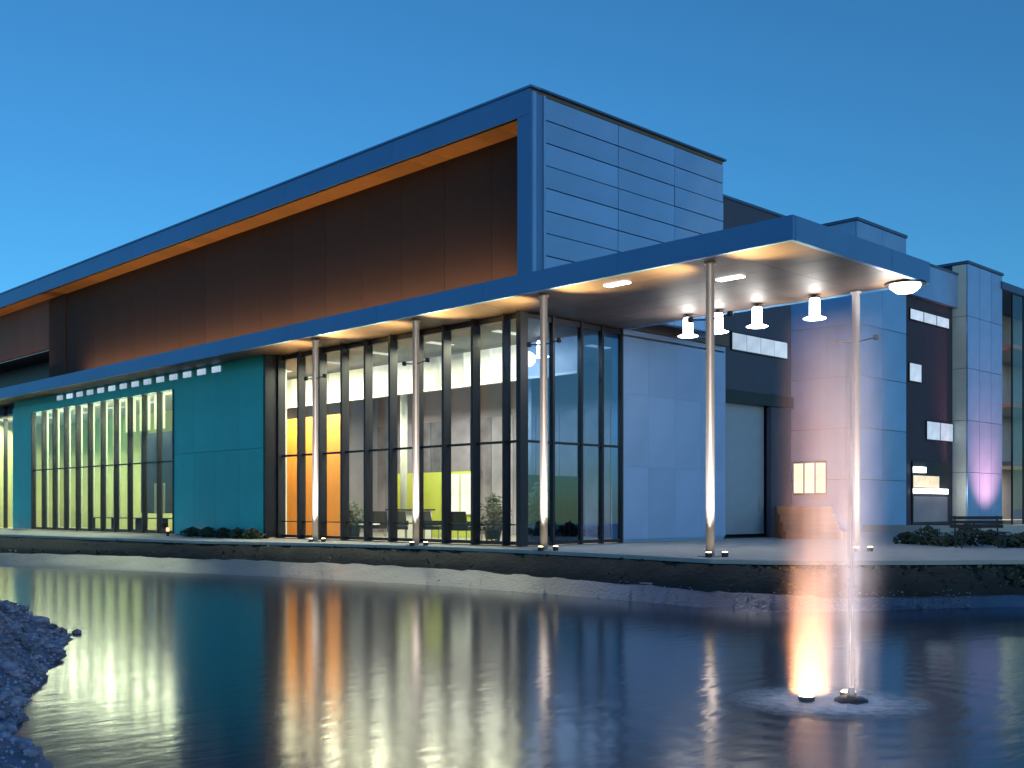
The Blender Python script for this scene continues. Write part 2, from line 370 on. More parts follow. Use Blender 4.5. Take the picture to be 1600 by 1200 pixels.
# gable cladding, rows of panels with open joints
nr = 9; z0, z1 = T-0.5, BZ-0.12; xs = [B0+0.505, B0+3.6, B0+6.3, BE]
for r in range(nr):
    za, zb = z0+(z1-z0)*r/nr, z0+(z1-z0)*(r+1)/nr
    for a, c in zip(xs, xs[1:]):
        bx('cladding_panel', (a+0.012, BY-0.02 - 0.006*((r*7+int(c))%3), za+0.016), (c-0.012, BY+0.06, zb-0.016), M['clad'], main)
bx('gable_backing', (B0+0.3, BY+0.065, z0), (BE-0.02, BY+0.2, z1), M['cap'], main)
bx('gable_return', (BE-0.15, BY+0.21, z0), (BE, 23.0, z1), M['clad'], main)
for y in range(22, 52, 3):     # hidden uplights on the canopy roof wash the timber
    f = bx('uplight', (21.25, y, T+0.002), (21.45, y+2.98, T+0.09), M['mull'], main)
    lamp('uplight_lamp', 'AREA', (21.35, y+1.5, T+0.12), 24, (1.0, 0.60, 0.28), main, (R(180), 0, 0), shape='RECTANGLE', size=0.16, size_y=3.0)
lamp('uplight_lamp', 'AREA', (21.0, 60, T+0.5), 50, (1.0, 0.55, 0.25), main, (R(180), R(-30), 0), shape='RECTANGLE', size=0.2, size_y=8)
# -- canopy
canopy = put('canopy', MB().box((CX+0.12, CY+0.12, S+0.06), (CE-0.12, GY-0.1, T-0.02)).box((CX+0.12, GY-0.1, S+0.06), (32.2, YL, T-0.02)).mesh('canopy', M['soffit']), main, -origin(main))
y = CY
while y < YL:
    y1 = min(y+4.8, YL); bx('fascia_panel', (CX, y+0.005, S), (CX+0.115, y1-0.005, T), M['fascia'], canopy); y = y1
for a in (CX+0.12, CX+2.25, CX+4.4):
    bx('fascia_panel', (a+0.004, CY, S), (min(a+2.14, CE), CY+0.115, T), M['fascia'], canopy)
y = CY
while y < GY-0.5:
    bx('fascia_panel', (CE-0.115, y+0.12, S), (CE, min(y+3.3, GY), T), M['fascia'], canopy); y += 3.3
xs = [CX+0.13+i*1.04 for i in range(7)]; xs[-1] = CE-0.13
y = CY+0.13
while y < GY-0.2:
    for a, c in zip(xs, xs[1:]): bx('soffit_panel', (a+0.006, y+0.006, S+0.02), (c-0.006, min(y+1.65, GY)-0.006, S+0.055), M['soffit'], canopy)
    y += 1.65
while y < 62:
    bx('soffit_panel', (CX+0.13, y+0.006, S+0.02), (GX+0.1, y+1.64, S+0.055), M['soffit'], canopy); y += 1.65
# -- columns, each with an uplight at its foot
COLS = [(20.7, 14.76), (20.7, 20.08), (20.7, 25.42), (20.7, 30.73), (26.2, 14.09)]
cm = MB().lathe([(.10, 0.02), (.10, S-0.05), (.14, S-0.049), (.14, S+0.0)], 16).mesh('column', M['steel'], True)
bm_ = MB().box((-.2,-.2,0), (.2,.2,.02)).mesh('base_plate', M['steel'])
um = MB().lathe([(.075, 0), (.08, .10), (.07, .11)], 12).mesh('column_uplight', M['mull'])
ul = MB().lathe([(.062, .111), (.062, .118)], 12).mesh('lens', M['lampw'])
for i, (x, y) in enumerate(COLS):
    c = put('column', cm, main, Vector((x, y, 0)) - origin(main)); put('base_plate', bm_, c)
    for q in (-1, 1):
        cl = put('added_collar_light', MB().tube((0, q*.09, 5.45), (0, q*.52, 5.5), .018).lathe([(.05, 5.44), (.07, 5.47), (.07, 5.56), (.05, 5.565)], 12, (0, q*.55, 0)).mesh('added_collar_light', M['mull']), c)  # invented collar fixtures, added to throw warm pools on the soffit
        lamp('added_collar_lamp', 'SPOT', (x, y+q*.55, 5.6), (540 if i != 4 else 160), (1.0, 0.66, 0.24), main, (R(180)+q*R(-38), 0, 0), spot_size=R(88), spot_blend=1.0, shadow_soft_size=0.06)
    for dx, dy in ((-0.28, -0.16), (0.10, -0.34)):
        u = put('column_uplight', um, main, Vector((x+dx, y+dy, 0)) - origin(main)); put('lens', ul, u)
        lamp('uplight_lamp', 'SPOT', (x+dx, y+dy, .13), (150 if i != 4 else 80), (1.0, 0.84, 0.66), main, (R(180), 0, 0), spot_size=R(46), spot_blend=1.0, shadow_soft_size=0.05)
# -- glowing lanterns along the back edge of the canopy
lm = MB().lathe([(.11, -.56), (.14, -.52), (.14, -.12), (.11, -.08)], 16).mesh('lantern', M['lamp'], True)
ls = MB().lathe([(.26, -.63), (.30, -.61), (.18, -.565), (.08, -.55)], 20).mesh('flare_disc', M['lamp'], True)  # glowing disc shaped like the wide flare below each lamp
lr = MB().lathe([(.16, -.079), (.16, -.04), (.05, -.035), (.05, .02)], 8).mesh('stem', M['mull'])
for px, py in ((1075, 497), (1122, 492), (1183, 480), (1273, 466)):
    X = 25.9; y = y_on(px, X); o = put('lantern', lm, main, Vector((X, y, S+0.0)) - origin(main)); put('flare_disc', ls, o); put('stem', lr, o)
    lamp('lantern_lamp', 'POINT', (X-.6, y, S-0.75), 13, (1.0, 0.93, 0.85), main, shadow_soft_size=0.25)
fl = MB().lathe([(.04,-.26), (.22,-.23), (.36,-.12), (.40,-.0)], 20).mesh('floodlight', M['lamp'], True); o = put('floodlight', fl, main, Vector((26.2, 12.75, S+0.015)) - origin(main))
put('housing', MB().lathe([(.5, .002), (.5, .06)], 20).mesh('housing', M['mull']), o, (0,0,-.055))
lamp('floodlight_lamp', 'POINT', (25.9, 13.0, S-0.6), 48, (1.0, 0.95, 0.9), main, shadow_soft_size=0.3)
for xx, yy in ((20.95, 17.5), (22.4, 15.1)):        # recessed downlights in the soffit
    bx('downlight', (xx, yy, S-0.012), (xx+.22, yy+.7, S+0.018), M['lamp'], canopy)
# -- interior shell
bx('interior_floor', (GX-0.1, GY, 0.004), (32.2, 41, 0.03), M['floor'], main)
bx('interior_ceiling', (GX+0.1, GY+0.1, S-0.16), (32.2, 41, S-0.1), M['ceil'], main)
bx('interior_back_wall', (31.0, GY+0.2, 0.03), (31.2, 41, S-0.17), M['inwall'], main)
for i in range(14):
    bx('wall_panel', (30.93, GY+0.4+i*1.3, 0.035), (30.99, GY+1.66+i*1.3, 4.9), M['wpan'], main)
for y in (26.2, 32.9): wp('interior_column', MB().lathe([(.14, 0.035), (.14, S-0.17)], 14, (26.2, y, 0)), M['white'], main, True)
bx('interior_cross_wall', (GX+0.2, 40.8, 0.03), (30.98, 41.0, S-0.17), M['inwall'], main)
y = GY+0.5; k = 0
while y < 40:
    bx('luminous_panel', (25.0, y+0.02, 5.38), (25.1, y+1.32, 6.48), M['lumy'] if y > 33 else M['lum'], main); y += 1.34
bx('panel_rail', (24.96, GY+0.4, 5.30), (25.12, 40.6, 5.375), M['white'], main)
for y in (24.4, 27.6, 30.8, 34.0, 37.4):
    for x in (23.5, 27.8):
        bx('ceiling_light', (x-.5, y-.15, S-0.19), (x+.5, y+.15, S-0.165), M['lum'], main)
    lamp('room_lamp', 'AREA', (23.4, y, S-0.4), 180, (1.0, 0.86, 0.55), main, shape='RECTANGLE', size=1.2, size_y=2)
    lamp('room_lamp', 'AREA', (28.0, y, S-1.5), 95, (1.0, 0.88, 0.66), main, shape='RECTANGLE', size=4, size_y=2)
lamp('room_lamp', 'AREA', (23.3, 36.6, S-1.2), 240, (1.0, 0.86, 0.62), main, (0, R(-35), 0), shape='RECTANGLE', size=1.2, size_y=4)  # extra lamp without fixture, added to brighten the orange partition
bx('lit_edge_strip', (GX+0.12, 35.0, 0.03), (GX+0.22, 35.11, S-0.17), M['white'], main)  # white strip stands in for the brightly lit edge of the return
# -- curtain wall
ys = [GY] + [GY+0.65+1.34*i for i in range(10)]; ys = [v for v in ys if v < 35.2] 
ys += [35.12]
for i, y in enumerate(ys):
    wv = 0.18 if i == 0 else 0.10
    if i == 1: wv = 0.04
    bx('mullion', (GX-0.20, y-wv/2, 0.03), (GX+0.11, y+wv/2, S+0.015), M['mull'], main)
for z, hh in ((0.05, 0.10), (3.02, 0.07), (0.62, 0.035), (S-0.16, 0.15)):
    for y, y1 in zip(ys, ys[1:]): bx('transom', (GX-0.045, y+0.095 if y == GY else y+0.052, z), (GX+0.06, y1-0.052, z+hh), M['mull'], main)
for y, y1 in zip(ys, ys[1:]):
    for za, zb in ((0.15, 3.02), (3.09, S-0.16)): bx('glass_pane', (GX-0.008, y+0.03, za), (GX+0.008, y1-0.03, zb), M['glass'], main)
xs = [GX+0.11, 23.3, 24.55, 25.5, 26.43]
for i, x in enumerate(xs[1:]):
    bx('mullion', (x-0.045, GY-0.08, 0.03), (x+0.045, GY+0.10, S+0.015), M['mull'], main)
for x, x1 in zip(xs, xs[1:]):
    for z, hh in ((0.05, 0.10), (3.02, 0.07), (S-0.16, 0.15)): bx('transom', (x+0.047, GY-0.04, z), (x1-0.047, GY+0.05, z+hh), M['mull'], main)
    for za, zb in ((0.15, 3.02), (3.09, S-0.16)): bx('glass_pane', (x+0.03, GY-0.008, za), (x1-0.03, GY+0.008, zb), M['bglass'], main)
# -- plain metal wall beside the glass, in large panels
WA = 22.4; xe = x_on(1132, WA)
xs = [26.5+(xe-26.5)*i/4 for i in range(5)]; zs = [0.12, 2.45, 4.78, 7.1]
for a, c in zip(xs, xs[1:]):
    for z, zz in zip(zs, zs[1:]): bx('metal_wall_panel', (a+0.002, WA-0.04, z+0.002), (c-0.002, WA+0.02, zz-0.002), M['lav'], main)
bx('metal_wall', (26.48, WA+0.021, 0), (xe, WA+0.25, T), M['clad'], main)
bx('metal_wall_side', (xe-0.14, WA+0.255, 0), (xe, 24.4, T), M['clad'], main)
# -- teal wing
TX = 21.4; ya, yb = y_on(411, TX), y_on(20, TX); wa_, wb_ = y_on(271, TX), y_on(50, TX); WT = 6.05
y = ya; n_ = 4
for i in range(4):
    for z, zz in ((0.05, 3.35), (3.35, 6.42)):
        bx('teal_panel', (TX, ya+(wa_-ya)*i/4+0.006, z+0.006), (TX+0.12, ya+(wa_-ya)*(i+1)/4-0.006, zz-0.006), M['teal'], main)
bx('teal_return', (TX+0.01, ya-0.14, 0.05), (GX-0.21, ya-0.005, S+0.01), M['mull'], main)
bx('teal_panel', (TX, wb_+0.006, 0.05), (TX+0.12, yb, 6.42), M['teal'], main)
for i in range(6):
    bx('teal_panel', (TX, wa_+(wb_-wa_)*i/6+0.006, WT+0.006), (TX+0.12, wa_+(wb_-wa_)*(i+1)/6-0.006, 6.414), M['teal'], main)
y = y_on(342, TX); k = 0
bx('clerestory_frame', (TX+0.08, ya, 6.425), (TX+0.12, yb, S+0.015), M['teal'], main)
while y < y_on(95, TX):
    bx('clerestory_window', (TX+0.03, y, 6.46), (TX+0.075, y+0.62, 6.68), M['winlit'], main); y += 1.18
bx('teal_wing_wall', (TX+0.13, ya, 0), (TX+0.25, wa_, S), M['brown'], main)
bx('screen', (22.5, wa_+1.0, 0.9), (22.56, wa_+5.3, 4.5), M['screen'], main)
# window of the teal wing
nb = 11; ym = [wa_+(wb_-wa_)*i/nb for i in range(nb+1)]
for y in ym: bx('mullion', (TX-0.03, y-0.05, 0.05), (TX+0.2, y+0.05, WT), M['mull'], main)
for y, y1 in zip(ym, ym[1:]):
    for z, hh in ((0.05, 0.12), (3.05, 0.06)): bx('transom', (TX+0.02, y+0.055, z), (TX+0.1, y1-0.055, z+hh), M['mull'], main)
    bx('glass_pane', (TX+0.055, y+0.04, 0.16), (TX+0.068, y1-0.04, WT), M['glass'], main)
for i, (y, y1) in enumerate(zip(ym, ym[1:])):
    if i == 0: bx('blind', (TX+0.45, y+0.05, 0.1), (TX+0.48, y+0.85, WT), M['blind'], main)
    elif i in (1, 2, 3):
        bx('blind', (TX+0.45, y+0.3, 4.55), (TX+0.48, y1-0.15, WT), M['blind'], main)
        if i == 1: bx('blind', (TX+0.45, y+0.3, 0.9), (TX+0.48, y1-0.15, 2.2), M['blind'], main)
    else: bx('blind', (TX+0.45, y+0.45, 0.7 if i < 7 else .1), (TX+0.48, y1-0.22, WT), M['blind'], main)
bx('interior_floor', (TX, 41.1, 0.004), (28, 66, 0.03), M['floor'], main)
bx('interior_ceiling', (TX+0.2, 41.1, 6.1), (28, 66, 6.16), M['ceil'], main)
bx('interior_back_wall', (26.0, 41.1, 0.03), (26.2, 66, 6.09), M['olive'], main)
bx('interior_cross_wall', (TX+0.3, 66, 0.03), (26, 66.2, 6.09), M['olive'], main)
for y in (44, 48, 52, 56, 60, 64):
    bx('ceiling_light', (23.2, y-.6, 6.06), (23.6, y+.6, 6.09), M['lum'], main)
    lamp('room_lamp', 'AREA', (22.9, y, 5.9), 330, (1.0, 0.96, 0.60), main, (0, R(25), 0), shape='RECTANGLE', size=1.2, size_y=3)
for y in (yb+0.05, yb+1.5, yb+3.0, yb+4.5):
    bx('mullion', (GX-0.1, y, 0.03), (GX+0.1, y+0.1, S), M['mull'], main)
    bx('glass_pane', (GX-0.008, y+0.1, 0.1), (GX+0.008, y+1.5, S-0.1), M['glass'], main)
ls_ = thing('low_shelf', 'long low dark shelf just inside the window of the teal wing', 'shelf', (22.2, 47, 0.032))
for yy in (-5, -2.5, 0, 2.5, 5): put('upright', MB().box((-.15, yy-.03, 0), (.15, yy+.03, .62)).mesh('upright', M['dark']), ls_)
for zz in (.08, .62): put('shelf', MB().box((-.17, -5.1, zz+.002), (.17, 5.1, zz+.05)).mesh('shelf', M['dark']), ls_)
# -- entry bay and tall rear wing
PY_ = 23.0; x0, x1 = xe+0.004, x_on(1236, PY_); WZ = 12.4
bx('rear_wing_wall', (BE+0.1, PY_, T+0.02), (x1, PY_+0.2, WZ), M['dkmetal'], main)
bx('entry_wall', (x_on(1205, PY_), PY_+0.0, 0), (x1, PY_+0.2, 5.5), M['dkmetal'], main)
bx('entry_lintel', (xe+0.01, PY_-0.12, 5.02), (x1-0.01, PY_+0.35, 5.45), M['mull'], main)
bx('entry_wall', (xe+0.01, PY_, 5.455), (x1, PY_+0.2, T+0.015), M['dkmetal'], main)
bx('rear_wing_roof', (BE+0.1, PY_-0.05, WZ+0.002), (x1+0.05, 40, WZ+0.10), M['cap'], main)
bx('rear_wing_side', (x1-0.2, PY_+0.205, 0), (x1, 40, WZ), M['dkmetal'], main)
f = bx('strip_window', (x_on(1141, PY_), PY_-0.06, 6.9), (x_on(1229, PY_), PY_-0.004, 7.6), M['mull'], main)
nb = 4; xa, xb = x_on(1142, PY_), x_on(1228, PY_)
for i in range(nb): bx('pane', (xa+(xb-xa)*i/nb+0.015, PY_-0.068, 6.95), (xa+(xb-xa)*(i+1)/nb-0.015, PY_-0.055, 7.55), M['winlit'], f)
dx0, dx1 = xe+0.1, x_on(1204, PY_)
d_ = bx('entry_door', (dx0, PY_+0.30, 0.15), (dx1, PY_+0.36, 4.95), M['door'], main)
for i in range(6): bx('door_rail', (dx0+0.03, PY_+0.285, 0.3+i*0.8), (dx1-0.03, PY_+0.298, 1.04+i*0.8), M['door'], d_)
bx('handle', (dx1-0.4, PY_+0.24, 1.0), (dx1-0.34, PY_+0.284, 1.5), M['steel'], d_)

# ------------------------------------------------------------------ buildings further along
tow = thing('tower_block', 'tall plain blue metal tower block rising behind the canopy corner', 'building', (52, 30, 0))
TX0, TY0, TX1, TZ = 49.2, 26.4, x_on(1416, 26.4), 15.3
bx('body', (TX0+0.1, TY0+0.1, 0), (TX1-0.02, 48, TZ-0.1), M['dkmetal'], tow)
for r in range(6):
    za, zb = TZ*r/6, TZ*(r+1)/6 - (0.1 if r == 5 else 0)
    for i in range(2):
        a = TX0+(TX1-TX0)*i/2; bx('cladding_panel', (a+0.01, TY0, za+0.015), (a+(TX1-TX0)/2-0.01, TY0+0.09, zb-0.015), M['clad'], tow)
    for i in range(5): bx('cladding_panel', (TX0, TY0+0.1+i*4.2, za+0.015), (TX0+0.09, TY0+0.08+(i+1)*4.2, zb-0.015), M['clad'], tow)
bx('roof_cap', (TX0-0.05, TY0-0.05, TZ-0.09), (TX1+0.05, 48, TZ+0.06), M['cap'], tow)
wy0, wy1 = y_on(1292, TX0), y_on(1240, TX0)
f = bx('lit_window', (TX0-0.05, wy0, 1.8), (TX0-0.004, wy1, 3.5), M['mull'], tow)
for i in range(3): bx('pane', (TX0-0.06, wy0+(wy1-wy0)*i/3+0.05, 1.9), (TX0-0.048, wy0+(wy1-wy0)*(i+1)/3-0.05, 3.4), M['winwarm'], f)

DY = 31.0
far = thing('dark_wing', 'dark violet walled wing with small pale lit windows right of the tower', 'building', (66, 34, 0))
fx0, fx1 = TX1-1.0, x_on(1494, DY)
bx('wall', (fx0, DY, 0), (fx1, DY+0.3, 14.2), M['brick'], far)
bx('parapet', (fx0, DY-0.35, 14.205), (fx1+0.2, DY+0.3, 16.3), M['clad'], far)
bx('roof_cap', (fx0-0.05, DY-0.4, 16.302), (fx1+0.3, 50, 16.45), M['cap'], far)
for (p0, q0, p1, q1) in ((1420, 487, 1481, 513), (1419, 569, 1438, 596), (1446, 661, 1487, 688)):
    a, c = x_on(p0, DY), x_on(p1, DY); xm = (a+c)/2; za, zb = z_at((q1), xm, DY), z_at(q0, xm, DY)
    if p0 == 1420: za, zb = z_at(506, xm, DY), z_at(491, xm, DY)
    f = bx('window', (a, DY-0.09, za-0.06), (c, DY-0.004, zb+0.06), M['mull'], far)
    nn = max(1, round((c-a)/1.6))
    for i in range(nn): bx('pane', (a+(c-a)*i/nn+0.06, DY-0.1, za), (a+(c-a)*(i+1)/nn-0.06, DY-0.088, zb), M['winlit'], f)
a, c = x_on(1425, DY), x_on(1478, DY); xm = (a+c)/2
f = bx('shop_window', (a-0.1, DY-0.09, z_at(818, xm, DY)), (c+.3, DY-0.004, z_at(722, xm, DY)), M['mull'], far)
bx('pane', (a, DY-0.1, z_at(762, xm, DY)), (c-1.2, DY-0.088, z_at(744, xm, DY)), M['winwarm'], f)
bx('light_strip', (a, DY-0.16, z_at(771, xm, DY)), (c, DY-0.105, z_at(764, xm, DY)), M['lamp'], f)
bx('light_strip', (a, DY-0.16, z_at(739, xm, DY)), (a+1.6, DY-0.105, z_at(731, xm, DY)), M['lamp'], f)
bx('pane', (a, DY-0.1, z_at(815, xm, DY)), (c, DY-0.088, z_at(776, xm, DY)), M['inwall'], f)

PYY = 30.0
pier = thing('pale_pier_block', 'slim pale metal pier block lit pink at its foot near the right edge', 'building', (72, 34, 0))
px0, px1, PZ = x_on(1512, PYY), x_on(1566, PYY), 17.1
bx('body', (px0+0.1, PYY+0.1, 0), (px1, 46, PZ-0.1), M['dkmetal'], pier)
for i in range(3):
    a, c = px0+(px1-px0)*i/3, px0+(px1-px0)*(i+1)/3
    for r in range(5): bx('cladding_panel', (a+0.02, PYY, 0.1+r*3.38), (c-0.02, PYY+0.09, 0.1+(r+1)*3.38-0.03), M['clad'], pier)
for r in range(5): bx('side_panel', (px0, PYY+0.11, 0.1+r*3.38), (px0+0.09, PYY+1.0, 0.1+(r+1)*3.38-0.03), M['white'], pier)
bx('roof_cap', (px0-0.08, PYY-0.08, PZ-0.09), (px1+0.08, 46, PZ+0.08), M['cap'], pier)
xm = (px0+px1)/2
u = bx('uplight', (xm-.9, PYY-3.3, 0.0), (xm+.9, PYY-3.1, 0.14), M['mull'], pier)
bx('lens', (xm-.8, PYY-3.27, .142), (xm+.8, PYY-3.13, .15), M['redlamp'], u)
lamp('uplight_lamp', 'SPOT', (xm, PYY-3.2, .25), 3600, (1.0, 0.26, 0.24), pier, (R(140), 0, 0), spot_size=R(80), spot_blend=1, shadow_soft_size=0.4)

gb = thing('glazed_block', 'block with lit glass front cut by the right edge', 'building', (84, 34, 0))
gx0 = x_on(1582, PYY); gx1 = gx0+14; GZ = 16.6
bx('roof_slab', (gx0-2.0, PYY-0.1, GZ-0.5), (gx1, 46, GZ), M['cap'], gb)
bx('back_wall', (gx0, PYY+4, 0), (gx1, PYY+4.2, GZ-0.5), M['inwall'], gb)
bx('side_wall', (gx0-1.9, PYY+0.8, 0), (gx0-0.01, PYY+1.0, GZ-0.5), M['mull'], gb)
for i in range(2):
    f = bx('side_window', (gx0-1.5, PYY+0.7, 5.4+i*3.4), (gx0-.6, PYY+0.79, 6.9+i*3.4), M['winlit'], gb)
for k in range(4): bx('floor_slab', (gx0, PYY+0.1, 0.02+k*4.1), (gx1, PYY+3.98, 0.3+k*4.1), M['ceil'], gb)
for i in range(8):
    x = gx0+i*2.0; bx('mullion', (x, PYY, 0), (x+0.12, PYY+0.1, GZ-0.51), M['mull'], gb)
    for k in range(4): bx('glass_pane', (x+0.12, PYY+0.045, 0.3+k*4.1), (x+2.0, PYY+0.055, min(4.1+k*4.1, GZ-.55)), M['glass'], gb)
for k in range(4):
    lamp('room_lamp', 'AREA', (gx0+4, PYY+2, 3.9+k*4.1), (240, 60, 45, 40)[k], ((1, .78, .42), (.8, 1, .8), (.8, 1, .9), (.8, .95, 1))[k], gb, shape='RECTANGLE', size=7, size_y=2)

# ------------------------------------------------------------------ things on the terrace
st = thing('timber_steps', 'tiered reddish timber seating steps behind the fountain spray', 'steps', (*ray(1262, 40.5), 0), TH-R(90))
for i in range(4):
    for k in range(2):
        put('plank', MB().box((-1.05, -0.9+i*0.42+k*0.2, 0.30*(i+1)-.05), (1.05, -0.9+i*0.42+k*0.2+0.19, 0.30*(i+1))).mesh('plank', M['wood']), st)
    put('side', MB().box((-1.02, -0.84+i*0.42, 0.003), (1.02, -0.46+i*0.42, 0.30*(i+1)-.053)).mesh('side', M['wood']), st)
    put('riser', MB().box((-1.03, -0.88+i*0.42, 0.30*i+.004), (1.03, -0.85+i*0.42, 0.30*(i+1)-.052)).mesh('riser', M['wood']), st)
lw = MB(); pts = [(1348, 52), (1440, 50), (1520, 49), (1640, 49)]
low = thing('low_wall', 'low pale concrete wall running along the paving in front of the dark wing', 'wall', (*ray(1440, 50), 0))
for (a, d), (b_, e_) in zip(pts, pts[1:]):
    q = MB(); p0, p1, p2, p3 = ray(a, d), ray(b_, e_), ray(b_, e_+.35), ray(a, d+.35)
    q.v = [(*p, z) for z in (0, .34) for p in (p0, p1, p2, p3)]; q.f = [(0,3,2,1),(4,5,6,7),(0,1,5,4),(1,2,6,5),(2,3,7,6),(3,0,4,7)]
    wp('wall_section', q, M['conc'], low)

bn = thing('bench', 'dark slatted bench facing the pond among the shrubs of the terrace bed', 'bench', (*ray(1532, 30.5), 0), TH-R(90))
for i in range(4): put('slat', MB().box((-.75, -.22+i*.11, .43), (.75, -.13+i*.11, .46)).mesh('slat', M['dark']), bn)
for i in range(3): put('slat', MB().box((-.75, .25+i*.02, .56+i*.12), (.75, .28+i*.02, .65+i*.12)).mesh('slat', M['dark']), bn)
for sx_ in (-.6, .6):
    q = MB().tube((sx_, -.18, 0), (sx_, -.18, .429), .025).tube((sx_, .2, 0), (sx_, .33, .9), .025).tube((sx_, -.2, .415), (sx_, .22, .415), .02); put('leg', q.mesh('leg', M['mull']), bn)
def shrub(name, label, x, y, r, h, seed, group='dark shrubs in the terrace bed'):
    rr = random.Random(seed); root = thing(name, label, 'shrub', (x, y, 0), 0, group)
    s = MB()
    for i in range(6):
        a = rr.uniform(0, 6.28); s.tube((0, 0, 0), (math.cos(a)*r*.5, math.sin(a)*r*.5, h*rr.uniform(.5, .8)), .012, .005, 5)
    put('stem', s.mesh('stem', M['wood']), root)
    m = MB()
    for i in range(420):
        a = rr.uniform(0, 6.28); t = rr.random()**.5; ph = rr.uniform(0.05, 1)
        rad = r*t*math.sin(math.pi*min(1, .18+ph*.72))**.6*(1+.3*math.sin(a*3+seed))*(1+.2*math.sin(a*7+seed*2)); p = Vector((math.cos(a)*rad, math.sin(a)*rad, h*ph*(1-.25*t)))
        u = Vector((rr.gauss(0,1), rr.gauss(0,1), rr.gauss(0,.6))).normalized(); v = u.orthogonal().normalized(); L = rr.uniform(.05, .10); W = L*.45; k = len(m.v)
        m.v += [tuple(p-u*L), tuple(p+v*W), tuple(p+u*L), tuple(p-v*W)]; m.f.append((k, k+1, k+2, k+3))
    put('foliage', m.mesh('foliage', M['leaf']), root)
    return root
for i, (px, d, r, h, lab) in enumerate((
    (1418, 34, .38, .40, 'small round shrub beside the foot of the tower, leftmost in the bed'),
    (1450, 33, .45, .62, 'tall dark shrub in the bed below the lit shop window'),
    (1482, 32, .42, .36, 'low spreading shrub between the two taller ones in the bed'),
    (1516, 32, .50, .78, 'tallest dark shrub standing in front of the pink-lit pier'),
    (1548, 33, .40, .50, 'middling dark shrub to the right of the tallest one'),
    (1580, 31, .46, .38, 'low dark shrub under the glazed block'),
    (1606, 31, .46, .48, 'dark shrub cut by the right edge of the picture'))):
    shrub('shrub', lab, *ray(px, d), r, h, 40+i)
for i, (px, lab) in enumerate(((300, 'low plant at the window end of the teal wall'), (325, 'low plant second along the teal wall'), (349, 'low plant in the middle of the teal wall base'), (372, 'low plant near the far corner of the teal wall'), (395, 'low plant tucked against the glass end of the teal wall'))):
    X = TX-0.45; shrub('low_plant', lab, X, y_on(px, X), .32, .42, 70+i, 'low plants along the teal wall')
o = thing('bollard_light', 'short bollard glowing red by the end of the teal wing window', 'bollard', (TX-0.7, y_on(262, TX-0.7), 0))
put('post', MB().lathe([(.06, 0), (.06, .18), (.055, .19)], 12).mesh('post', M['mull']), o); put('lamp_head', MB().lathe([(.06, .192), (.065, .30), (.05, .34)], 12).mesh('lamp_head', M['redlamp']), o)

# ------------------------------------------------------------------ things inside the glass hall
ow = thing('orange_partition', 'orange partition wall behind the left end of the glass', 'partition', (24.5, 36, 0.03))
yo0, yo1 = y_on(541, 24.5), 39.2
for i in range(4):
    a, c = yo0+(yo1-yo0)*i/4, yo0+(yo1-yo0)*(i+1)/4; bx('panel', (24.45, a+0.01, 0.032), (24.6, c-0.01, 4.75), M['orange'], ow)
lp = thing('lime_partition', 'lime green partition with pale openings in the middle of the hall', 'partition', (27, 32, 0.03))
yl = [y_on(p, 27.0) for p in (742, 700, 652, 616)]
for a, c in zip(yl, yl[1:]): bx('panel', (27.0, a+0.01, 0.034), (27.15, c-0.01, 2.5), M['lime'], lp)
for p0, p1 in ((738, 722), (718, 703)): bx('glowing_panel', (26.93, y_on(p0, 27), 0.9), (26.995, y_on(p1, 27), 2.4), M['lum'], lp)  # pale panels get their brightness from emission, no lamp behind them
def desk(x, y):
    t = thing('reception_desk', 'white reception desk with dark top before the lime partition', 'desk', (x, y, 0.032))
    put('front', MB().box((-.3, -.9, 0), (-.24, .9, 1.0)).mesh('front', M['white']), t); put('worktop', MB().box((-.38, -1.0, 1.002), (.4, 1.0, 1.06)).mesh('worktop', M['dark']), t)
    for s in (-1, 1): put('side', MB().box((-.238, s*.9-.03, 0), (.3, s*.9+.03, 1.0)).mesh('side', M['white']), t)
desk(25.6, y_on(640, 25.6))
def chair_root(label, loc, rz):
    t = thing('lounge_chair', label, 'chair', loc, rz, 'dark lounge chairs inside the glass hall')
    put('seat', MB().box((-.32, -.32, .36), (.32, .32, .48)).mesh('seat', M['dark']), t)
    b_ = MB(); b_.v = [(-.32,.24,.482),(.32,.24,.482),(.32,.34,.482),(-.32,.34,.482),(-.28,.34,.98),(.28,.34,.98),(.28,.42,.98),(-.28,.42,.98)]
    b_.f = [(0,3,2,1),(4,5,6,7),(0,1,5,4),(1,2,6,5),(2,3,7,6),(3,0,4,7)]; put('backrest', b_.mesh('backrest', M['dark']), t)
    lm_ = MB().tube((0,0,0), (0,0,.36), .018, .022).mesh('leg', M['steel'])
    for sx in (-.27, .27):
        for sy in (-.27, .27): put('leg', lm_, t, (sx, sy, 0))
    am = MB().box((-.03,-.28,.5), (.03,.26,.66)).mesh('armrest', M['dark'])
    for sx in (-.31, .31): put('armrest', am, t, (sx, 0, 0))
    return t
spots = [(562, 23.4, 1.2, 'dark lounge chair nearest the orange partition'), (590, 23.8, 2.6, 'dark lounge chair turned away beside the small white table'), (622, 23.3, -.6, 'dark lounge chair just left of the reception desk'),
         (680, 24.0, .4, 'dark lounge chair in front of the lime partition'), (722, 23.6, 2.0, 'dark lounge chair below the white panels of the lime partition'), (770, 24.4, -1.2, 'dark lounge chair near the glass corner')]
proto = None
for px, X, rz, lab in spots:
    loc = (X, y_on(px, X), 0.032)
    if proto is None: proto = chair_root(lab, loc, rz)
    else:
        c = copy_tree(proto); c.location = loc; c.rotation_euler = (0, 0, rz); c['label'] = lab
t = thing('side_table', 'small round white table among the dark lounge chairs', 'table', (23.2, y_on(577, 23.2), 0.032))
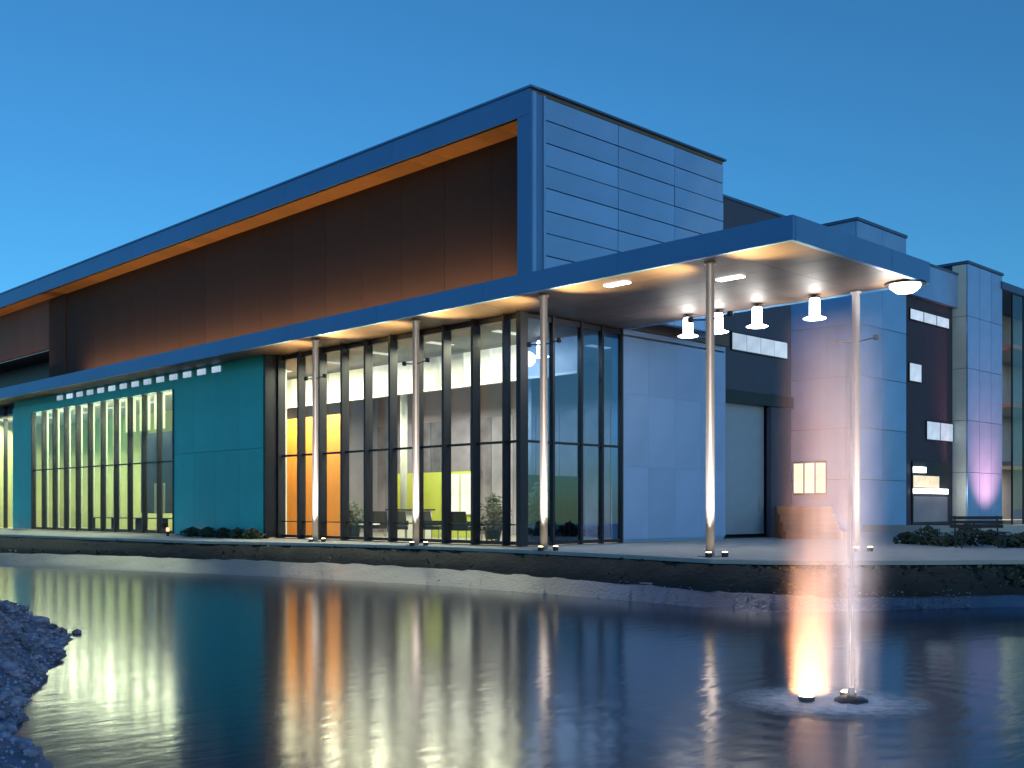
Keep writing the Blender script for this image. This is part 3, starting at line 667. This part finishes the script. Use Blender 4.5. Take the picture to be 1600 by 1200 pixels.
put('top', MB().lathe([(.36, .5), (.38, .51), (.38, .53), (.36, .54)], 20).mesh('top', M['white']), t); put('stem', MB().lathe([(.04, .02), (.04, .498)], 10).mesh('stem', M['steel']), t); put('foot', MB().lathe([(.22, 0), (.2, .018)], 16).mesh('foot', M['steel']), t)
cab = thing('display_cabinet', 'tall dark open display cabinet behind the blue corner glass', 'cabinet', (25.0, 23.9, 0.032))
for x in (-1.1, -.8, -.37, -.1, .37, .62, 1.1): put('upright', MB().box((x-.03, -.2, 0), (x+.03, .2, 2.12)).mesh('upright', M['dark']), cab)
for z in (.1, .75, 1.4, 2.06): put('shelf', MB().box((-1.06, -.195, z), (1.06, .195, z+.04)).mesh('shelf', M['dark']), cab)
put('back_panel', MB().box((-1.1, .202, 0), (1.1, .23, 2.12)).mesh('back_panel', M['dark']), cab)

def potted(label, x, y, seed, h):
    r = shrub('potted_plant', label, x, y, .42, h, seed, 'potted plants inside the glass hall'); r['category'] = 'plant'; r.location.z = .45
    put('pot', MB().lathe([(.20, -.415), (.27, -.05), (.29, .0), (.25, .0), (.24, -.04)], 16).mesh('pot', M['mull']), r)
potted('bushy potted plant inside the glass left of the blue corner', 22.9, y_on(770, 22.9), 91, 1.25)
potted('tall potted plant inside the blue corner glass beside the cabinet', 23.3, 22.9, 92, 1.5)
potted('potted plant between the dark chairs and the orange partition', 23.0, y_on(552, 23.0), 93, 1.0)

# ------------------------------------------------------------------ fountain
fd = F*(EYE-WATER)/(1098-HOR); fx, fy = ray(1330, fd)
ft = thing('fountain', 'floating pond fountain throwing one tall jet lit warm from below', 'fountain', (fx, fy, WATER))
put('float', MB().lathe([(.10, -.06), (.17, .0), (.17, .035), (.12, .06), (.05, .07)], 24).mesh('float', M['mull'], True), ft)
put('nozzle', MB().lathe([(.045, .071), (.04, .13), (.028, .16)], 14).mesh('nozzle', M['steel'], True), ft)
mj = bpy.data.materials.new('jet_water'); mj.use_nodes = True
n = mj.node_tree.nodes; l = mj.node_tree.links; b = n['Principled BSDF']
b.inputs['Base Color'].default_value = (0.9, 0.92, 0.95, 1); b.inputs['Roughness'].default_value = 0.4
tr = n.new('ShaderNodeBsdfTransparent'); tl = n.new('ShaderNodeBsdfTranslucent'); tl.inputs[0].default_value = (.9, .92, .95, 1)
m1 = n.new('ShaderNodeMixShader'); m1.inputs[0].default_value = .5; m2 = n.new('ShaderNodeMixShader')
tc = n.new('ShaderNodeTexCoord'); mp = n.new('ShaderNodeMapping'); mp.inputs['Scale'].default_value = (30, 30, 1.6); nz = n.new('ShaderNodeTexNoise'); nz.inputs['Scale'].default_value = 1.2; nz.inputs['Detail'].default_value = 3
l.new(tc.outputs['Object'], mp.inputs[0]); l.new(mp.outputs[0], nz.inputs['Vector'])
mr = n.new('ShaderNodeMapRange'); mr.inputs['From Min'].default_value = .3; mr.inputs['From Max'].default_value = .7; mr.inputs['To Min'].default_value = -.1; mr.inputs['To Max'].default_value = .9; l.new(nz.outputs['Fac'], mr.inputs['Value'])
sz = n.new('ShaderNodeSeparateXYZ'); l.new(tc.outputs['Object'], sz.inputs[0]); hz = n.new('ShaderNodeMapRange'); hz.inputs['From Max'].default_value = 4.0; hz.inputs['To Min'].default_value = .9; hz.inputs['To Max'].default_value = .05; l.new(sz.outputs[2], hz.inputs['Value'])
lw_ = n.new('ShaderNodeLayerWeight'); lw_.inputs[0].default_value = .35; fc = n.new('ShaderNodeMath'); fc.operation = 'SUBTRACT'; fc.inputs[0].default_value = 1; l.new(lw_.outputs['Facing'], fc.inputs[1])
h1 = n.new('ShaderNodeMath'); h1.operation = 'MULTIPLY'; l.new(hz.outputs[0], h1.inputs[0]); l.new(fc.outputs[0], h1.inputs[1])
h2 = n.new('ShaderNodeMath'); h2.operation = 'MULTIPLY'; h2.use_clamp = True; l.new(h1.outputs[0], h2.inputs[0]); l.new(mr.outputs[0], h2.inputs[1])
l.new(b.outputs[0], m1.inputs[1]); l.new(tl.outputs[0], m1.inputs[2]); l.new(h2.outputs[0], m2.inputs[0]); l.new(tr.outputs[0], m2.inputs[1]); l.new(m1.outputs[0], m2.inputs[2])
l.new(m2.outputs[0], n['Material Output'].inputs[0])
JH = 4.05
jm = MB(); prof = [(.026, .16), (.03, .8), (.036, 1.6), (.044, 2.4), (.05, 3.2), (.045, 3.7), (.015, JH)]
jm.lathe(prof, 14); jm.v = [(x - 0.03*(z/JH)**2, y, z) for x, y, z in jm.v]
put('jet', jm.mesh('jet', mj, True), ft)
# mist of falling drops: a real volume, thickest at its axis
mv = bpy.data.materials.new('water_mist'); mv.use_nodes = True
n = mv.node_tree.nodes; l = mv.node_tree.links; n.clear(); o_ = n.new('ShaderNodeOutputMaterial'); pv = n.new('ShaderNodeVolumePrincipled'); pv.inputs['Color'].default_value = (.97, .97, 1, 1); pv.inputs['Anisotropy'].default_value = 0.1
tc = n.new('ShaderNodeTexCoord'); sx = n.new('ShaderNodeSeparateXYZ'); l.new(tc.outputs['Object'], sx.inputs[0])
def math_(op, a, b_=None, clamp=False):
    m = n.new('ShaderNodeMath'); m.operation = op; m.use_clamp = clamp
    for i, v in enumerate((a, b_)):
        if v is None: continue
        if isinstance(v, (int, float)): m.inputs[i].default_value = v
        else: l.new(v, m.inputs[i])
    return m.outputs[0]
r2 = math_('ADD', math_('MULTIPLY', sx.outputs[0], sx.outputs[0]), math_('MULTIPLY', sx.outputs[1], sx.outputs[1]))
rad = math_('SQRT', r2)
zn = math_('DIVIDE', sx.outputs[2], JH)
Rz = math_('ADD', 0.74, math_('MULTIPLY', zn, -0.12))
fall = math_('POWER', math_('SUBTRACT', 1.0, math_('DIVIDE', rad, Rz), True), 1.5)
top = math_('SUBTRACT', 1.0, math_('POWER', math_('MAXIMUM', zn, 0.0), 9.0), True)
mp = n.new('ShaderNodeMapping'); mp.inputs['Scale'].default_value = (13, 13, .35); l.new(tc.outputs['Object'], mp.inputs[0])
nz = n.new('ShaderNodeTexNoise'); nz.inputs['Scale'].default_value = 1.0; nz.inputs['Detail'].default_value = 2; l.new(mp.outputs[0], nz.inputs['Vector'])
lv = n.new('ShaderNodeVectorMath'); lv.operation = 'SUBTRACT'; lv.inputs[1].default_value = (RT[0]*-.27, RT[1]*-.27, 0.0); l.new(tc.outputs['Object'], lv.inputs[0])
lsc = n.new('ShaderNodeVectorMath'); lsc.operation = 'MULTIPLY'; lsc.inputs[1].default_value = (2.7, 2.7, 0.55); l.new(lv.outputs[0], lsc.inputs[0])
ll = n.new('ShaderNodeVectorMath'); ll.operation = 'LENGTH'; l.new(lsc.outputs[0], ll.inputs[0])
glow_plume = math_('MULTIPLY', math_('POWER', math_('SUBTRACT', 1.0, ll.outputs['Value'], True), 1.2), 1.0)  # extra mist added around the left lamp so its glow spreads
streak = math_('ADD', 0.12, math_('MULTIPLY', math_('POWER', nz.outputs['Fac'], 2.0), 1.6))
jv = n.new('ShaderNodeVectorMath'); jv.operation = 'SUBTRACT'; jv.inputs[1].default_value = (RT[0]*.16, RT[1]*.16, 0.0); l.new(tc.outputs['Object'], jv.inputs[0])
js = n.new('ShaderNodeVectorMath'); js.operation = 'MULTIPLY'; js.inputs[1].default_value = (1, 1, 0); l.new(jv.outputs[0], js.inputs[0]); jl = n.new('ShaderNodeVectorMath'); jl.operation = 'LENGTH'; l.new(js.outputs[0], jl.inputs[0])
core = math_('MULTIPLY', math_('MULTIPLY', math_('POWER', math_('SUBTRACT', 1.0, math_('DIVIDE', jl.outputs['Value'], math_('ADD', .09, math_('MULTIPLY', zn, .16))), True), 1.6), math_('SUBTRACT', 1.0, zn, True)), math_('MULTIPLY', nz.outputs['Fac'], 9.0))
glow_plume = math_('ADD', glow_plume, core)
den = math_('ADD', glow_plume, math_('MULTIPLY', math_('MULTIPLY', fall, top), math_('MULTIPLY', streak, math_('ADD', 0.22, math_('MULTIPLY', math_('POWER', math_('MAXIMUM', zn, 0.0), 1.3), 2.8)))))
l.new(den, pv.inputs['Density']); l.new(pv.outputs[0], o_.inputs['Volume'])
ms = put('spray', MB().lathe([(.75, .01), (.74, 1.5), (.69, 3.0), (.62, 3.9), (.3, JH+.12)], 24).mesh('spray', mv, True), ft, (RT[0]*-0.16, RT[1]*-0.16, 0))
# foam ring on the water
mf = bpy.data.materials.new('foam'); mf.use_nodes = True
n = mf.node_tree.nodes; l = mf.node_tree.links; b = n['Principled BSDF']; b.inputs['Base Color'].default_value = (.75, .78, .82, 1); b.inputs['Roughness'].default_value = .5
tc = n.new('ShaderNodeTexCoord'); ln = n.new('ShaderNodeVectorMath'); ln.operation = 'LENGTH'; l.new(tc.outputs['Object'], ln.inputs[0])
nz = n.new('ShaderNodeTexNoise'); nz.inputs['Scale'].default_value = 7; nz.inputs['Detail'].default_value = 5; l.new(tc.outputs['Object'], nz.inputs['Vector'])
mr = n.new('ShaderNodeMapRange'); mr.inputs['From Min'].default_value = .25; mr.inputs['From Max'].default_value = 1.08; mr.inputs['To Min'].default_value = 2.6; mr.inputs['To Max'].default_value = 0; l.new(ln.outputs['Value'], mr.inputs['Value'])
mm = n.new('ShaderNodeMath'); mm.operation = 'MULTIPLY'; l.new(mr.outputs[0], mm.inputs[0]); l.new(nz.outputs['Fac'], mm.inputs[1]); l.new(mm.outputs[0], b.inputs['Alpha'])
fo = MB(); nr_, na = 10, 48; fo.v.append((0, 0, .012))
for j in range(1, nr_+1):
    for i in range(na):
        a = 2*math.pi*i/na; rr_ = 1.08*j/nr_; fo.v.append((rr_*math.cos(a), rr_*math.sin(a), .012 + .012*math.sin(a*9+j*2)*(1-j/nr_)))
for i in range(na): fo.f.append((0, 1+i, 1+(i+1)%na))
for j in range(nr_-1):
    for i in range(na): fo.f.append((1+j*na+i, 1+(j+1)*na+i, 1+(j+1)*na+(i+1)%na, 1+j*na+(i+1)%na))
put('foam_ring', fo.mesh('foam_ring', mf, True), ft, (RT[0]*-0.22, RT[1]*-0.22, 0))
def flamp(dl, dd, e, colr, size, tilt):
    x, y = RT[0]*dl+FW[0]*dd, RT[1]*dl+FW[1]*dd
    h = put('floodlight', MB().lathe([(.05, .0), (.085, .03), (.085, .07)], 14).mesh('floodlight', M['mull']), ft, (x, y, .0)); put('lens', MB().lathe([(.075, .071), (.06, .082)], 14).mesh('lens', M['lampw']), h)
    lamp('fountain_lamp', 'SPOT', (fx+x, fy+y, WATER+.12), e, colr, ft, (R(180)+tilt[0], tilt[1], 0), spot_size=R(size), spot_blend=1.0, shadow_soft_size=0.05)
flamp(-.46, .0, 3, (1.0, 0.42, 0.08), 120, (0, 0))
lamp('fountain_lamp', 'AREA', (fx+RT[0]*-.44, fy+RT[1]*-.44, WATER+.09), 13, (1.0, 0.35, 0.06), ft, (R(180), 0, 0), shape='DISK', size=0.40, spread=R(30))
flamp(.05, .26, 240, (1.0, 0.74, 0.55), 14, (0, 0))
ax, ay = RT[0]*-.16, RT[1]*-.16
lamp('fountain_lamp', 'AREA', (fx+ax, fy+ay, WATER+.10), 13, (1.0, 0.80, 0.80), ft, (R(180), 0, 0), shape='DISK', size=0.9, spread=R(14))  # parallel beam added without a fixture to brighten the whole spray column
